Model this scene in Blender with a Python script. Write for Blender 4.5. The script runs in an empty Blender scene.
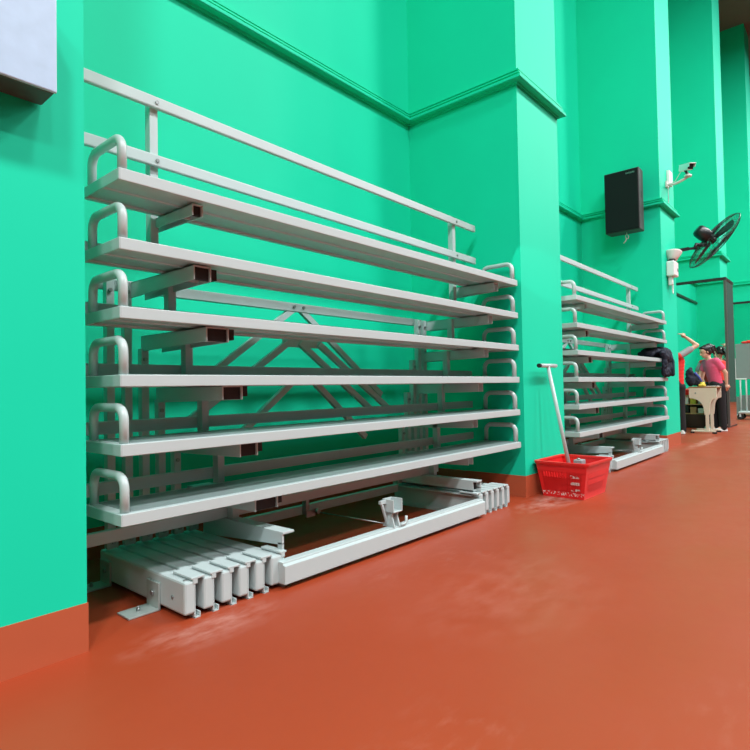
import bpy, bmesh, math, random
from mathutils import Vector, Matrix, Quaternion
random.seed(7)
C = bpy.context.scene.collection
PI = math.pi

# ------------------------------------------------------------------ materials
def mat(name, col, rough=.5, metal=0.0, var=.06, scale=6.0, bump=0.0, bscale=40.0, spec=.5, coat=0.0):
    m = bpy.data.materials.new(name); m.use_nodes = True
    nt = m.node_tree; b = nt.nodes['Principled BSDF']
    b.inputs['Roughness'].default_value = rough
    b.inputs['Metallic'].default_value = metal
    b.inputs['Specular IOR Level'].default_value = spec
    b.inputs['Coat Weight'].default_value = coat
    tc = nt.nodes.new('ShaderNodeTexCoord')
    n = nt.nodes.new('ShaderNodeTexNoise'); n.inputs['Scale'].default_value = scale
    n.inputs['Detail'].default_value = 4
    nt.links.new(tc.outputs['Object'], n.inputs['Vector'])
    mx = nt.nodes.new('ShaderNodeMix'); mx.data_type = 'RGBA'
    mx.inputs[6].default_value = tuple(c*(1-var) for c in col)+(1,)
    mx.inputs[7].default_value = tuple(min(1, c*(1+var)) for c in col)+(1,)
    nt.links.new(n.outputs['Fac'], mx.inputs[0])
    nt.links.new(mx.outputs[2], b.inputs['Base Color'])
    if bump:
        n2 = nt.nodes.new('ShaderNodeTexNoise'); n2.inputs['Scale'].default_value = bscale
        nt.links.new(tc.outputs['Object'], n2.inputs['Vector'])
        bp = nt.nodes.new('ShaderNodeBump'); bp.inputs['Strength'].default_value = bump
        bp.inputs['Distance'].default_value = .01
        nt.links.new(n2.outputs['Fac'], bp.inputs['Height'])
        nt.links.new(bp.outputs['Normal'], b.inputs['Normal'])
    return m

GREEN = (.005, .640, .385)
M = {}
M['green'] = mat('green wall paint', GREEN, .6, var=.05, scale=1.2, bump=.06, bscale=3.0, spec=.2)
M['skirt'] = mat('red brown skirting paint', (.46, .095, .038), .5, var=.10, scale=4)
M['steel'] = mat('light grey powder coated steel', (.475, .555, .555), .38, var=.025, scale=9)
M['tube'] = mat('grey painted tube', (.47, .55, .54), .32, var=.03, scale=9)
M['deck'] = mat('shade darkened deck sheet', (.21, .26, .26), .36, var=.06, scale=5)  # shade put into the colour: darkened to cut bounce onto the undersides
M['galv'] = mat('galvanised bracket', (.40, .46, .44), .4, metal=.25, var=.10, scale=14)
M['bolt'] = mat('zinc bolt', (.32, .34, .34), .35, metal=.8)
M['black'] = mat('black plastic', (.010, .012, .012), .45)
M['rubber'] = mat('black rubber', (.012, .012, .013), .7)
M['speaker'] = mat('black speaker grille', (.005, .008, .008), .65, spec=.2, bump=.3, bscale=260)
M['speakerbox'] = mat('dark grey speaker cabinet', (.055, .052, .055), .5)
M['white'] = mat('white plastic', (.80, .80, .80), .4, var=.02)
M['offwhite'] = mat('off white plastic', (.72, .66, .64), .45, var=.03)
M['cream'] = mat('cream moulded plastic', (.70, .60, .47), .5, var=.06, scale=8)
M['woodtop'] = mat('brown wood desk top', (.33, .17, .075), .4, var=.25, scale=12)
M['redplastic'] = mat('red basket plastic', (.78, .022, .022), .32, var=.06, spec=.5)
def basket_mat():
    m = mat('scuffed red basket plastic', (.80, .020, .022), .30, var=.06); nt = m.node_tree; b = nt.nodes['Principled BSDF']; L = nt.links.new
    tc = nt.nodes.new('ShaderNodeTexCoord'); sp = nt.nodes.new('ShaderNodeSeparateXYZ'); L(tc.outputs['Object'], sp.inputs[0])
    def mr(src, a, z, o0=0., o1=1.):
        r = nt.nodes.new('ShaderNodeMapRange'); L(src, r.inputs[0])
        for i, v in enumerate((a, z, o0, o1)): r.inputs[i+1].default_value = v
        return r.outputs[0]
    def mul(a, c):
        x = nt.nodes.new('ShaderNodeMath'); x.operation = 'MULTIPLY'; L(a, x.inputs[0]); L(c, x.inputs[1]); return x.outputs[0]
    n = nt.nodes.new('ShaderNodeTexNoise'); n.inputs['Scale'].default_value = 75; n.inputs['Detail'].default_value = 3; L(tc.outputs['Object'], n.inputs['Vector'])
    band = mul(mr(sp.outputs[2], .018, .026), mr(sp.outputs[2], .058, .048))
    spots = mul(mr(n.outputs['Fac'], .54, .57), band)
    wn = nt.nodes.new('ShaderNodeMath'); wn.operation = 'SINE'
    wk = nt.nodes.new('ShaderNodeMath'); wk.operation = 'MULTIPLY'; L(sp.outputs[2], wk.inputs[0]); wk.inputs[1].default_value = 105; L(wk.outputs[0], wn.inputs[0])
    wv = mul(mr(wn.outputs[0], .1, .4), mul(mr(sp.outputs[2], .065, .07), mr(sp.outputs[2], .24, .23)))
    st = mul(mul(mr(sp.outputs[1], -.16, -.15), mr(sp.outputs[1], -.075, -.085)), wv)
    n3 = nt.nodes.new('ShaderNodeTexNoise'); n3.inputs['Scale'].default_value = 32; L(tc.outputs['Object'], n3.inputs['Vector'])
    spots2 = mul(mr(n3.outputs['Fac'], .46, .52), st)
    mx_ = nt.nodes.new('ShaderNodeMath'); mx_.operation = 'MAXIMUM'; L(spots, mx_.inputs[0]); L(spots2, mx_.inputs[1])
    f = mul(mx_.outputs[0], mr(sp.outputs[0], -.23, -.24))
    src = b.inputs['Base Color'].links[0].from_socket
    x = nt.nodes.new('ShaderNodeMix'); x.data_type = 'RGBA'; L(f, x.inputs[0]); L(src, x.inputs[6]); x.inputs[7].default_value = (.85, .70, .66, 1)
    L(x.outputs[2], b.inputs['Base Color']); return m
M['basket'] = basket_mat()
M['greyblock'] = mat('grey cast metal', (.30, .33, .34), .45)
M['navy'] = mat('dark navy cloth', (.008, .012, .026), .85, var=.35, scale=18, bump=.5, bscale=30)
M['blackcloth'] = mat('black trouser cloth', (.010, .010, .012), .85, var=.2)
M['pink'] = mat('pink shirt cloth', (.82, .105, .22), .8, var=.08, scale=14)
M['red'] = mat('red vest cloth', (.78, .03, .025), .8, var=.06)
M['greycloth'] = mat('grey sleeve cloth', (.30, .29, .30), .85, var=.2)
M['skin'] = mat('skin', (.66, .38, .27), .5, var=.05)
M['hair'] = mat('black hair', (.010, .008, .008), .45, var=.3, scale=30)
M['shoe'] = mat('white shoe', (.75, .74, .72), .6)
M['frame'] = mat('black metal frame', (.022, .016, .014), .4, var=.2)
M['post'] = mat('dull grey metal post', (.13, .125, .115), .35, metal=.4, var=.2)
M['fan'] = mat('black fan metal', (.014, .015, .016), .35)
M['cart'] = mat('grey painted panel', (.24, .27, .27), .55, var=.05)
M['cartlight'] = mat('light grey frame', (.52, .56, .56), .5)
M['darkwood'] = mat('dark brown wood', (.045, .014, .012), .45, var=.3, scale=10)
M['shelfwood'] = mat('honey wood shelf', (.42, .24, .11), .5, var=.25, scale=10)
M['blue'] = mat('blue cloth', (.06, .10, .42), .7)
M['navyblue'] = mat('muted teal strap', (.012, .05, .075), .6)
M['yellow'] = mat('yellow cloth', (.70, .52, .06), .7)
M['bluepanel'] = mat('pale blue grey panel', (.42, .56, .72), .4, var=.1, scale=20)
M['ceil'] = mat('grey ceiling', (.10, .105, .10), .8)
M['hall'] = mat('grey green hall paint', (.05, .10, .08), .7, scale=1.0)

mm = bpy.data.materials.new('mirror glass'); mm.use_nodes = True
_b = mm.node_tree.nodes['Principled BSDF']
_b.inputs['Base Color'].default_value = (.80, .88, .84, 1); _b.inputs['Metallic'].default_value = 1
_b.inputs['Roughness'].default_value = .02
M['mirror'] = mm

def floor_mat():
    m = bpy.data.materials.new('red sports floor'); m.use_nodes = True
    nt = m.node_tree; b = nt.nodes['Principled BSDF']; L = nt.links.new
    tc = nt.nodes.new('ShaderNodeTexCoord')
    def noise(scale, detail=4, rough=.55, vec=None):
        n = nt.nodes.new('ShaderNodeTexNoise'); n.inputs['Scale'].default_value = scale
        n.inputs['Detail'].default_value = detail; n.inputs['Roughness'].default_value = rough
        L(vec or tc.outputs['Object'], n.inputs['Vector']); return n
    def mix(a, c, fac):
        x = nt.nodes.new('ShaderNodeMix'); x.data_type = 'RGBA'
        for i, v in ((6, a), (7, c)):
            if isinstance(v, tuple): x.inputs[i].default_value = v+(1,)
            else: L(v, x.inputs[i])
        L(fac, x.inputs[0]); return x.outputs[2]
    def ramp(src, lo, hi, a=0.0, z=1.0):
        r = nt.nodes.new('ShaderNodeMapRange'); L(src, r.inputs[0])
        r.inputs[1].default_value = lo; r.inputs[2].default_value = hi
        r.inputs[3].default_value = a; r.inputs[4].default_value = z; return r.outputs[0]
    base = mix((.295, .040, .0125), (.355, .052, .017), noise(.9, 5).outputs['Fac'])
    # chalky scuffs: fine noise gated by broad patches
    sx = nt.nodes.new('ShaderNodeMapping'); sx.inputs['Scale'].default_value = (1.0, 2.2, 1)
    L(tc.outputs['Object'], sx.inputs['Vector'])
    gate = ramp(noise(.8, 3).outputs['Fac'], .52, .72)
    fine = ramp(noise(9, 8, .7, sx.outputs[0]).outputs['Fac'], .50, .78)
    mul = nt.nodes.new('ShaderNodeMath'); mul.operation = 'MULTIPLY'; L(gate, mul.inputs[0]); L(fine, mul.inputs[1])
    # dusty streaks swept against the pillar feet (real dirt patches with their own outlines)
    acc = None
    for (px, py, sx_, sy_, k) in ((4.75, 2.05, .75, .22, .75), (1.35, 2.12, .42, .18, .42), (10.6, 2.0, 1.5, .12, .8), (2.5, 1.35, .8, .5, .10)):
        mp = nt.nodes.new('ShaderNodeMapping'); mp.vector_type = 'POINT'
        mp.inputs['Location'].default_value = (-px/sx_, -py/sy_, 0); mp.inputs['Scale'].default_value = (1/sx_, 1/sy_, 1)
        L(tc.outputs['Object'], mp.inputs['Vector'])
        ln = nt.nodes.new('ShaderNodeVectorMath'); ln.operation = 'LENGTH'; L(mp.outputs[0], ln.inputs[0])
        o = ramp(ln.outputs['Value'], .25, 1.0, k, 0)
        if acc is None: acc = o
        else:
            a = nt.nodes.new('ShaderNodeMath'); a.operation = 'MAXIMUM'; L(acc, a.inputs[0]); L(o, a.inputs[1]); acc = a.outputs[0]
    st = ramp(noise(5, 7, .65, sx.outputs[0]).outputs['Fac'], .40, .66)
    m2 = nt.nodes.new('ShaderNodeMath'); m2.operation = 'MULTIPLY'; L(acc, m2.inputs[0]); L(st, m2.inputs[1])
    mh = nt.nodes.new('ShaderNodeMath'); mh.operation = 'MULTIPLY'; L(mul.outputs[0], mh.inputs[0]); mh.inputs[1].default_value = .22
    sm = nt.nodes.new('ShaderNodeMath'); sm.operation = 'MAXIMUM'; L(mh.outputs[0], sm.inputs[0]); L(m2.outputs[0], sm.inputs[1])
    c = mix(base, (.66, .36, .30), sm.outputs[0])
    # tiny pale specks
    sp = ramp(noise(60, 2, .5).outputs['Fac'], .79, .83)
    c = mix(c, (.70, .50, .44), sp)
    L(c, b.inputs['Base Color'])
    L(ramp(noise(2.0, 4).outputs['Fac'], .3, .7, .34, .48), b.inputs['Roughness'])
    b.inputs['Specular IOR Level'].default_value = .35
    bp = nt.nodes.new('ShaderNodeBump'); bp.inputs['Strength'].default_value = .05; bp.inputs['Distance'].default_value = .01
    L(noise(2.5, 3).outputs['Fac'], bp.inputs['Height']); L(bp.outputs['Normal'], b.inputs['Normal'])
    return m
M['floor'] = floor_mat()


# ------------------------------------------------------------------ mesh helpers
class MB:
    def __init__(s): s.bm = bmesh.new()
    def box(s, x0, x1, y0, y1, z0, z1, bev=0.0, rot=None, seg=2):
        bm = bmesh.new(); bmesh.ops.create_cube(bm, size=1)
        for v in bm.verts:
            v.co = Vector((x0+(v.co.x+.5)*(x1-x0), y0+(v.co.y+.5)*(y1-y0), z0+(v.co.z+.5)*(z1-z0)))
        if bev: bmesh.ops.bevel(bm, geom=list(bm.edges), offset=bev, segments=seg, affect='EDGES', profile=.5)
        if rot: bm.transform(rot)
        s.merge(bm); return s
    def merge(s, bm):
        me = bpy.data.meshes.new('t'); bm.to_mesh(me); bm.free(); s.bm.from_mesh(me); bpy.data.meshes.remove(me)
    def tube(s, pts, r, seg=12, caps=True, r2=None):
        pts = [Vector(p) for p in pts]; n = len(pts); rings = []
        t0 = (pts[1]-pts[0]).normalized()
        a = t0.orthogonal().normalized()
        for i, p in enumerate(pts):
            t = (pts[min(i+1, n-1)]-pts[max(i-1, 0)]).normalized()
            a = (a - t*a.dot(t)).normalized(); b = t.cross(a)
            rr = r if r2 is None else r+(r2-r)*i/(n-1)
            rings.append([s.bm.verts.new(p+(a*math.cos(k*2*PI/seg)+b*math.sin(k*2*PI/seg))*rr) for k in range(seg)])
        for i in range(n-1):
            for k in range(seg):
                f = s.bm.faces.new((rings[i][k], rings[i][(k+1) % seg], rings[i+1][(k+1) % seg], rings[i+1][k])); f.smooth = True
        if caps:
            s.bm.faces.new(list(reversed(rings[0]))); s.bm.faces.new(rings[-1])
        return s
    def prism(s, poly, axis, a0, a1):
        """poly: 2D outline; axis 'x': poly=(y,z); 'y': poly=(x,z); 'z': poly=(x,y)"""
        def P(q, a): return {'x': (a, q[0], q[1]), 'y': (q[0], a, q[1]), 'z': (q[0], q[1], a)}[axis]
        A = [s.bm.verts.new(P(q, a0)) for q in poly]; B = [s.bm.verts.new(P(q, a1)) for q in poly]
        n = len(poly)
        for i in range(n): s.bm.faces.new((A[i], A[(i+1) % n], B[(i+1) % n], B[i]))
        s.bm.faces.new(list(reversed(A))); s.bm.faces.new(B); return s
    def bar(s, p, q, w, h, up=(0, 0, 1)):
        """rectangular bar from p to q, width w (sideways) and height h (along up)"""
        p = Vector(p); q = Vector(q); t = (q-p).normalized(); u = Vector(up); sd = t.cross(u).normalized(); u = sd.cross(t)
        vs = []
        for c in (p, q):
            for a, b in ((-1, -1), (1, -1), (1, 1), (-1, 1)): vs.append(s.bm.verts.new(c+sd*a*w/2+u*b*h/2))
        for f in ((0, 1, 2, 3), (7, 6, 5, 4), (0, 4, 5, 1), (1, 5, 6, 2), (2, 6, 7, 3), (3, 7, 4, 0)):
            s.bm.faces.new([vs[i] for i in f])
        return s
    def ell(s, c, r, rot=None, seg=20, ring=12):
        bm = bmesh.new(); bmesh.ops.create_uvsphere(bm, u_segments=seg, v_segments=ring, radius=1)
        for f in bm.faces: f.smooth = True
        mt = Matrix.Translation(c) @ (rot.to_matrix().to_4x4() if rot else Matrix.Identity(4)) @ Matrix.Diagonal((*r, 1))
        bm.transform(mt); s.merge(bm); return s
    def cap(s, p, q, r1, r2, seg=12):
        """tapered limb with round ends"""
        s.tube([Vector(p).lerp(Vector(q), i/4) for i in range(5)], r1, seg, True, r2)
        s.ell(p, (r1,)*3, None, 12, 8); s.ell(q, (r2,)*3, None, 12, 8); return s
    def lathe(s, prof, seg=24, mtx=None):
        rings = []
        for r, z in prof: rings.append([Vector((r*math.cos(k*2*PI/seg), r*math.sin(k*2*PI/seg), z)) for k in range(seg)])
        vs = [[s.bm.verts.new(mtx @ v if mtx else v) for v in rg] for rg in rings]
        for i in range(len(vs)-1):
            for k in range(seg):
                f = s.bm.faces.new((vs[i][k], vs[i][(k+1) % seg], vs[i+1][(k+1) % seg], vs[i+1][k])); f.smooth = True
        s.bm.faces.new(list(reversed(vs[0]))); s.bm.faces.new(vs[-1]); return s
    def build(s, name, m, parent=None, bevel=0.0, remesh=0.0, smooth=False):
        bmesh.ops.recalc_face_normals(s.bm, faces=list(s.bm.faces))
        me = bpy.data.meshes.new(name); s.bm.to_mesh(me); s.bm.free()
        me.materials.append(M[m] if isinstance(m, str) else m)
        o = bpy.data.objects.new(name, me); C.objects.link(o)
        if parent:
            o.parent = parent
            if parent.type == 'MESH': pass
        if bevel:
            d = o.modifiers.new('bevel', 'BEVEL'); d.width = bevel; d.segments = 2; d.limit_method = 'ANGLE'; d.angle_limit = .6
            d.harden_normals = False
        if remesh:
            d = o.modifiers.new('remesh', 'REMESH'); d.mode = 'VOXEL'; d.voxel_size = remesh; d.use_smooth_shade = True
            e = o.modifiers.new('smooth', 'SMOOTH'); e.iterations = 4; e.factor = .5
        return o

def tag(o, label, cat, group=None):
    o['label'] = label; o['category'] = cat
    if group: o['group'] = group
    return o
def empty(name, loc, label, cat, group=None):
    o = bpy.data.objects.new(name, None); C.objects.link(o); o.location = loc; o.empty_display_size = .1
    return tag(o, label, cat, group)
def struct(o): o['kind'] = 'structure'; return o
def copy_tree(o, parent=None):
    c = o.copy(); C.objects.link(c); c.parent = parent
    for ch in list(o.children): copy_tree(ch, c)
    return c
def arc(c, a0, a1, r, ax1, ax2, n=6):
    c = Vector(c); ax1 = Vector(ax1); ax2 = Vector(ax2)
    return [c+ax1*r*math.cos(a0+(a1-a0)*i/n)+ax2*r*math.sin(a0+(a1-a0)*i/n) for i in range(n+1)]

# ------------------------------------------------------------------ the hall
YF, YB = 2.295, 3.52
PITCH = 4.7646
pillars = [(-13.5, -12.7), (-8.7, -7.9), (-3.87, -3.05), (.10, .919), (4.668, 5.555), (9.433, 10.291), (14.19, 15.05), (18.95, 19.81), (23.7, 24.5), (28.5, 29.3)]
X0, X1, Y0, H = -14.0, 32.0, -18.0, 11.2
pl = [(X0, YB)]
for a, b in pillars: pl += [(a, YB), (a, YF), (b, YF), (b, YB)]
pl += [(X1, YB)]

def sweep(prof, path, close_ends=True):
    """sweep a profile of (offset towards the hall, z) along the plan path with mitred corners"""
    mb = MB(); n = len(path); rows = []
    nor = []
    for i in range(n-1):
        d = Vector((path[i+1][0]-path[i][0], path[i+1][1]-path[i][1])).normalized()
        nor.append(Vector((d.y, -d.x)))
    for i, p in enumerate(path):
        if i == 0: o = nor[0]
        elif i == n-1: o = nor[-1]
        else:
            o = nor[i-1]+nor[i]; o = o/(o.dot(nor[i]))
        rows.append([mb.bm.verts.new((p[0]+o.x*q[0], p[1]+o.y*q[0], q[1])) for q in prof])
    k = len(prof)
    for i in range(n-1):
        for j in range(k-1): mb.bm.faces.new((rows[i][j], rows[i+1][j], rows[i+1][j+1], rows[i][j+1]))
    return mb
# wall with its pillars and recesses as one continuous surface, thick behind
mb = MB()
poly = pl + [(X1, YB+.3), (X0, YB+.3)]
mb.prism(poly, 'z', 0, H)
struct(mb.build('wall_back', 'green'))
struct(sweep([(-.001, 0), (.004, 0), (.004, .187), (-.001, .187)], pl).build('baseboard_back', 'skirt'))
struct(sweep([(-.002, 3.722), (.014, 3.722), (.018, 3.738), (.062, 3.740), (.070, 3.748), (.070, 3.772), (.040, 3.778), (.028, 3.786), (.028, 3.796), (.050, 3.798), (.050, 3.810), (.024, 3.814), (.024, 3.826), (.042, 3.828), (.042, 3.842), (-.002, 3.852)], pl).build('trim_1', 'green'))
mb = MB(); mb.box(X0-.3, X1+.3, Y0-.3, YB+.3, -.2, 0); struct(mb.build('floor', 'floor'))
mb = MB(); mb.box(X0-.3, X1+.3, Y0-.3, YB+.3, H, H+.2); struct(mb.build('ceiling', 'ceil'))
mb = MB(); mb.box(X0-.3, X0, Y0-.3, YB+.3, 0, H); struct(mb.build('wall_left', 'hall'))
mb = MB(); mb.box(X1, X1+.3, Y0-.3, YB+.3, 0, H); struct(mb.build('wall_right', 'hall'))
mb = MB(); mb.box(X0, X1, Y0-.3, Y0, 0, H); struct(mb.build('wall_front', 'hall'))

# ------------------------------------------------------------------ telescopic bleacher
NX = [1.93, 1.643, 1.357, 1.0716, .783, .494]
ZT = [1.938, 1.6465, 1.3580, 1.0725, .783, .494]      # deck tops
XL, XR = 1.064, 4.638
DY0, DY1 = 2.315, 2.68
OX = 2.85                                            # origin of the thing
def bleacher():
    T = empty('telescopic_bleacher', (OX, 2.7, 0), 'large closed grey steel bleacher of six stacked decks in the nearer recess', 'bleacher', 'retracted bleachers in the wall recesses')
    inv = Matrix.Translation((-OX, -2.7, 0))
    def put(mb, name, m, parent=T, bevel=0.0, **k):
        if parent is T: mb.bm.transform(inv)
        else: mb.bm.transform(inv)
        o = mb.build(name, m, parent, bevel, **k); return o
    for k in range(6):
        z = ZT[k]
        mb = MB()
        prof = [(0, 0), (0, -.051), (.035, -.051), (.035, -.040), (.165, -.040), (.172, -.047), (.190, -.047), (.197, -.040), (.335, -.040), (.335, -.051), (.365, -.051), (.365, 0)]
        mb.prism([(DY0+a, z+b) for a, b in prof], 'x', XL+.004, XR-.004)
        mb.box(XL, XL+.006, DY0+.001, DY1-.001, z-.0505, z-.0005); mb.box(XR-.006, XR, DY0+.001, DY1-.001, z-.0505, z-.0005)
        d = put(mb, 'deck', 'steel', bevel=.004)
        # thin deck top sheet, coloured darker to put in shade between decks
        mb = MB(); mb.box(XL+.05, XR-.05, DY0+.03, DY1-.03, z, z+.0025)
        put(mb, 'dark_top_sheet', 'deck', d)
        for xe in (XL+.030, XR-.034):
            r, hz, yf, yr, rb = .0195, z+.150, DY0+.034, DY1-.034, .055
            pts = [(xe, yf, z-.002), (xe, yf, hz-rb)] + arc((xe, yf+rb, hz-rb), PI, PI/2, rb, (0, 1, 0), (0, 0, 1))[1:] + arc((xe, yr-rb, hz-rb), PI/2, 0, rb, (0, 1, 0), (0, 0, 1)) + [(xe, yr, z-.002)]
            mb = MB(); mb.tube(pts, r, 14); put(mb, 'guard_hoop', 'tube', d)
    # cantilever arms under the decks (open channels), left set steps right, right set steps left
    def channel(x0, x1, yf, yr, zt, hf, hr):
        mb = MB(); t = .007
        for a in (x0, x1-t): mb.prism([(yf, zt), (yf, zt-hf), (yr, zt-hr), (yr, zt)], 'x', a, a+t)
        mb.box(x0, x1, yf+.002, yr, zt-.006, zt)
        mb.box(x0, x1, yf+.10, yf+.107, zt-hf*.9, zt)          # stiffener plate inside
        return mb
    lx = [1.436, 1.440, 1.504, 1.590, 1.688, 1.777]; lw = [.058, .095, .128, .120, .112, .150]
    rx = [4.383, 4.272, 4.190, 4.090, 3.993, 3.911]
    for k in range(6):
        zt = ZT[k]-.051
        yr = 2.80 if k == 0 else 3.02
        hf, hr = (.056, .048) if k == 0 else (.070, .085)
        c = put(channel(lx[k], lx[k]+lw[k], 2.37, yr, zt, hf, hr), 'cantilever_arm', 'steel', bevel=.0015)
        mb = MB(); mb.box(lx[k]+.008, lx[k]+lw[k]-.008, 2.382, 2.392, zt-hf+.002, zt-.007); put(mb, 'shade_plug', 'rubber', c)  # black sheet standing in for the shaded hollow of the open channel
        mb = MB()
        if k: mb.box(lx[k]+lw[k]+.002, lx[k]+lw[k]+.05, 2.40, 2.62, zt-.055, zt-.002); put(mb, 'dark_block', 'rubber', c)  # black block beside the second web of the arm
        c = put(channel(rx[k]-.075, rx[k], 2.37, yr, zt, .070, .085), 'cantilever_arm', 'steel', bevel=.0015)
    # drop posts behind the decks and the long beams they carry
    pL = [1.43+.0945*k for k in range(6)]; pR = [4.235, 4.19, 4.11, 4.02, 3.94, 3.876]
    for k in range(6):
        top = ZT[k]-.052 if k else 2.50
        bot = (ZT[k+1] if k < 5 else .205)-.01
        for i, x in enumerate((pL[k], pR[k])):
            mb = MB(); mb.box(x-.022, x+.022, 2.715, 2.765, bot, top)
            p = put(mb, 'upright_post', 'steel', bevel=.003)
            if k == 0:
                for zz in (2.476, 2.176) if i == 0 else (2.46, 2.16):
                    q = MB(); q.tube([(x+.004, 2.69, zz), (x+.004, 2.682, zz)], .010, 8); put(q, 'bolt', 'bolt', p)
    for zz in (2.44, 2.14):
        mb = MB(); mb.box(1.0, 4.56, 2.688, 2.714, zz-.030, zz+.030)
        for v in mb.bm.verts: v.co.z += .040 if v.co.x < 2 else .018
        put(mb, 'guard_rail', 'steel', bevel=.006)
    for k, zc in enumerate((1.69, 1.400, 1.108, .828, .538, .302)):
        mb = MB(); mb.box(1.045, 4.585 if k < 5 else 4.0, 2.768, 2.80, zc-.031, zc+.031); put(mb, 'back_beam', 'steel', bevel=.004)
    # rear columns with brackets, rear frame beam, chevron braces
    for k in range(6):
        top = 1.60 if k < 2 else ZT[k]-.12
        for x in (1.33+.0945*k, 4.163-.085*k):
            mb = MB(); mb.box(x-.021, x+.021, 3.0, 3.045, .178, top)
            c = put(mb, 'rear_column', 'steel', bevel=.003)
            mb = MB(); mb.box(x-.032, x+.026, 2.985, 2.999, .185, .255); put(mb, 'foot_plate', 'galv', c)
            mb = MB(); mb.tube([(x, 2.984, .215), (x, 2.974, .215)], .010, 8); put(mb, 'bolt', 'bolt', c)
            mb = MB(); mb.tube([(x-.004, 2.999, top-.06), (x-.004, 2.985, top-.06)], .011, 8); put(mb, 'bolt', 'bolt', c)
    mb = MB(); mb.box(1.28, 4.20, 3.06, 3.10, 1.555, 1.615)
    rb = put(mb, 'rear_beam', 'steel', bevel=.003)
    for x in (2.655, 2.745):
        mb = MB(); mb.tube([(x, 3.059, 1.588), (x, 3.05, 1.588)], .012, 8); put(mb, 'bolt', 'bolt', rb)
    def brace(p, q, y):
        mb = MB(); mb.bar((p[0], y, p[1]), (q[0], y, q[1]), .03, .042); return put(mb, 'brace', 'steel')
    for p, q, y in (((2.66, 1.57), (1.80, .98), 3.08), ((2.74, 1.57), (3.62, .94), 3.08),
                    ((2.52, 1.32), (1.75, .82), 2.965), ((2.62, 1.32), (3.40, .80), 2.965), ((2.80, 1.32), (3.62, .80), 2.965),
                    ((2.56, 1.08), (1.95, .62), 2.93), ((2.68, 1.08), (3.25, .62), 2.93)): brace(p, q, y)
    mb = MB(); mb.box(2.48, 2.84, 2.972, 2.982, 1.29, 1.345); put(mb, 'gusset_plate', 'steel')
        # nested floor rails
    def rail(x, sgn, wide):
        mb = MB()
        def bx(a, b, *r, **k):
            a, b = x+sgn*a, x+sgn*b
            mb.box(min(a, b), max(a, b), *r, **k)
        bx(0, wide, 2.245, 3.09, .022, .166, bev=.010)
        bx(wide-.020, .098, 2.243, 2.40, .170, .181, bev=.003)      # raised head flange reaching over the next rail
        bx(wide-.012, wide+.012, 2.243, 2.40, .150, .178, bev=.003)
        bx(wide-.01, .085, 2.30, 3.09, .152, .160)
        bx(wide-.004, wide+.001, 2.246, 3.0, .002, .15)
        bx(wide-.004, wide+.026, 2.246, 3.0, .000, .005); bx(wide+.021, wide+.026, 2.246, 3.0, .004, .024)
        return put(mb, 'floor_rail', 'steel')
    rails = []
    for k in range(6): rails.append(rail(1.304+.0945*k, 1, .052 if k < 5 else .075))
    for k in range(6): rails.append(rail(4.272-.086*k, -1, .046 if k < 5 else .055))
    for ri in (0,):
        mb = MB(); mb.tube([(1.3045, 2.345, .085), (1.300, 2.345, .085)], .008, 8); put(mb, 'screw', 'bolt', rails[0])
        mb = MB(); mb.tube([(1.325, 2.275, .165), (1.325, 2.275, .1685)], .010, 8); put(mb, 'screw', 'bolt', rails[0])
    for y in (2.50, 3.0):
        mb = MB(); mb.box(1.155, 1.303, y-.05, y+.062, .001, .010); mb.box(1.293, 1.303, y-.05, y+.062, .004, .125)
        a = put(mb, 'floor_bracket', 'galv', bevel=.002)
        mb = MB(); mb.tube([(1.225, y+.005, .009), (1.225, y+.005, .022)], .009, 6); mb.tube([(1.225, y+.005, .02), (1.225, y+.005, .032)], .005, 6); put(mb, 'bolt', 'bolt', a)
        mb = MB(); mb.tube([(1.294, y+.0, .075), (1.283, y+.0, .075)], .013, 6); put(mb, 'bolt', 'bolt', a)
    # front cross beam, side arms, latch
    mb = MB(); mb.prism([(2.195, .026), (2.195, .118), (2.212, .124), (2.212, .134), (2.268, .134), (2.268, .126), (2.262, .026)], 'x', 1.822, 3.785)
    put(mb, 'front_beam', 'steel', bevel=.003)
    for xa, sg in ((1.862, 1), (3.842, -1)):
        mb = MB(); x0, x1 = sorted((xa, xa+sg*.012))
        mb.box(x0, x1, 2.262, 2.30, .13, .215); mb.prism([(2.262, .262), (2.262, .205), (2.99, .150), (2.99, .262)], 'x', x0, x1)
        x2, x3 = sorted((xa, xa+sg*.075)); mb.box(x2, x3, 2.255, 2.99, .258, .270)
        if sg < 0: mb.box(x2, x3, 2.29, 2.99, .185, .197); mb.box(x2, x2+.010, 2.29, 2.99, .185, .262)
        a = put(mb, 'side_arm', 'steel', bevel=.002)
        if sg < 0:
            mb = MB(); mb.box(x2+.002, x0-.001, 2.30, 2.31, .196, .259); put(mb, 'shade_plug', 'rubber', a)  # black sheet added as the dark inside of the open arm end
    mb = MB(); mb.box(1.90, 3.66, 2.94, 2.98, .135, .195); b = put(mb, 'rear_cross_beam', 'steel', bevel=.003)
    mb = MB(); mb.box(2.60, 2.63, 2.90, 2.94, .14, .24); mb.box(2.60, 2.68, 2.895, 2.91, .12, .165); mb.tube([(2.69, 2.90, .15), (2.69, 2.87, .15)], .018, 8); put(mb, 'pivot_lug', 'bolt', b)
    mb = MB()
    for x in (2.700, 2.750):
        mb.prism([(2.205, .134), (2.225, .20), (2.215, .235), (2.285, .235), (2.265, .19), (2.30, .134)], 'x', x, x+.010)
    mb.box(2.685, 2.693, 2.20, 2.29, .225, .305, bev=.002); mb.box(2.685, 2.777, 2.20, 2.29, .225, .233, bev=.002); mb.box(2.769, 2.777, 2.20, 2.29, .225, .305, bev=.002); mb.box(2.685, 2.777, 2.284, 2.29, .225, .305, bev=.002)
    mb.tube([(2.695, 2.25, .19), (2.765, 2.25, .19)], .010, 8)
    l = put(mb, 'latch', 'steel')
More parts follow.
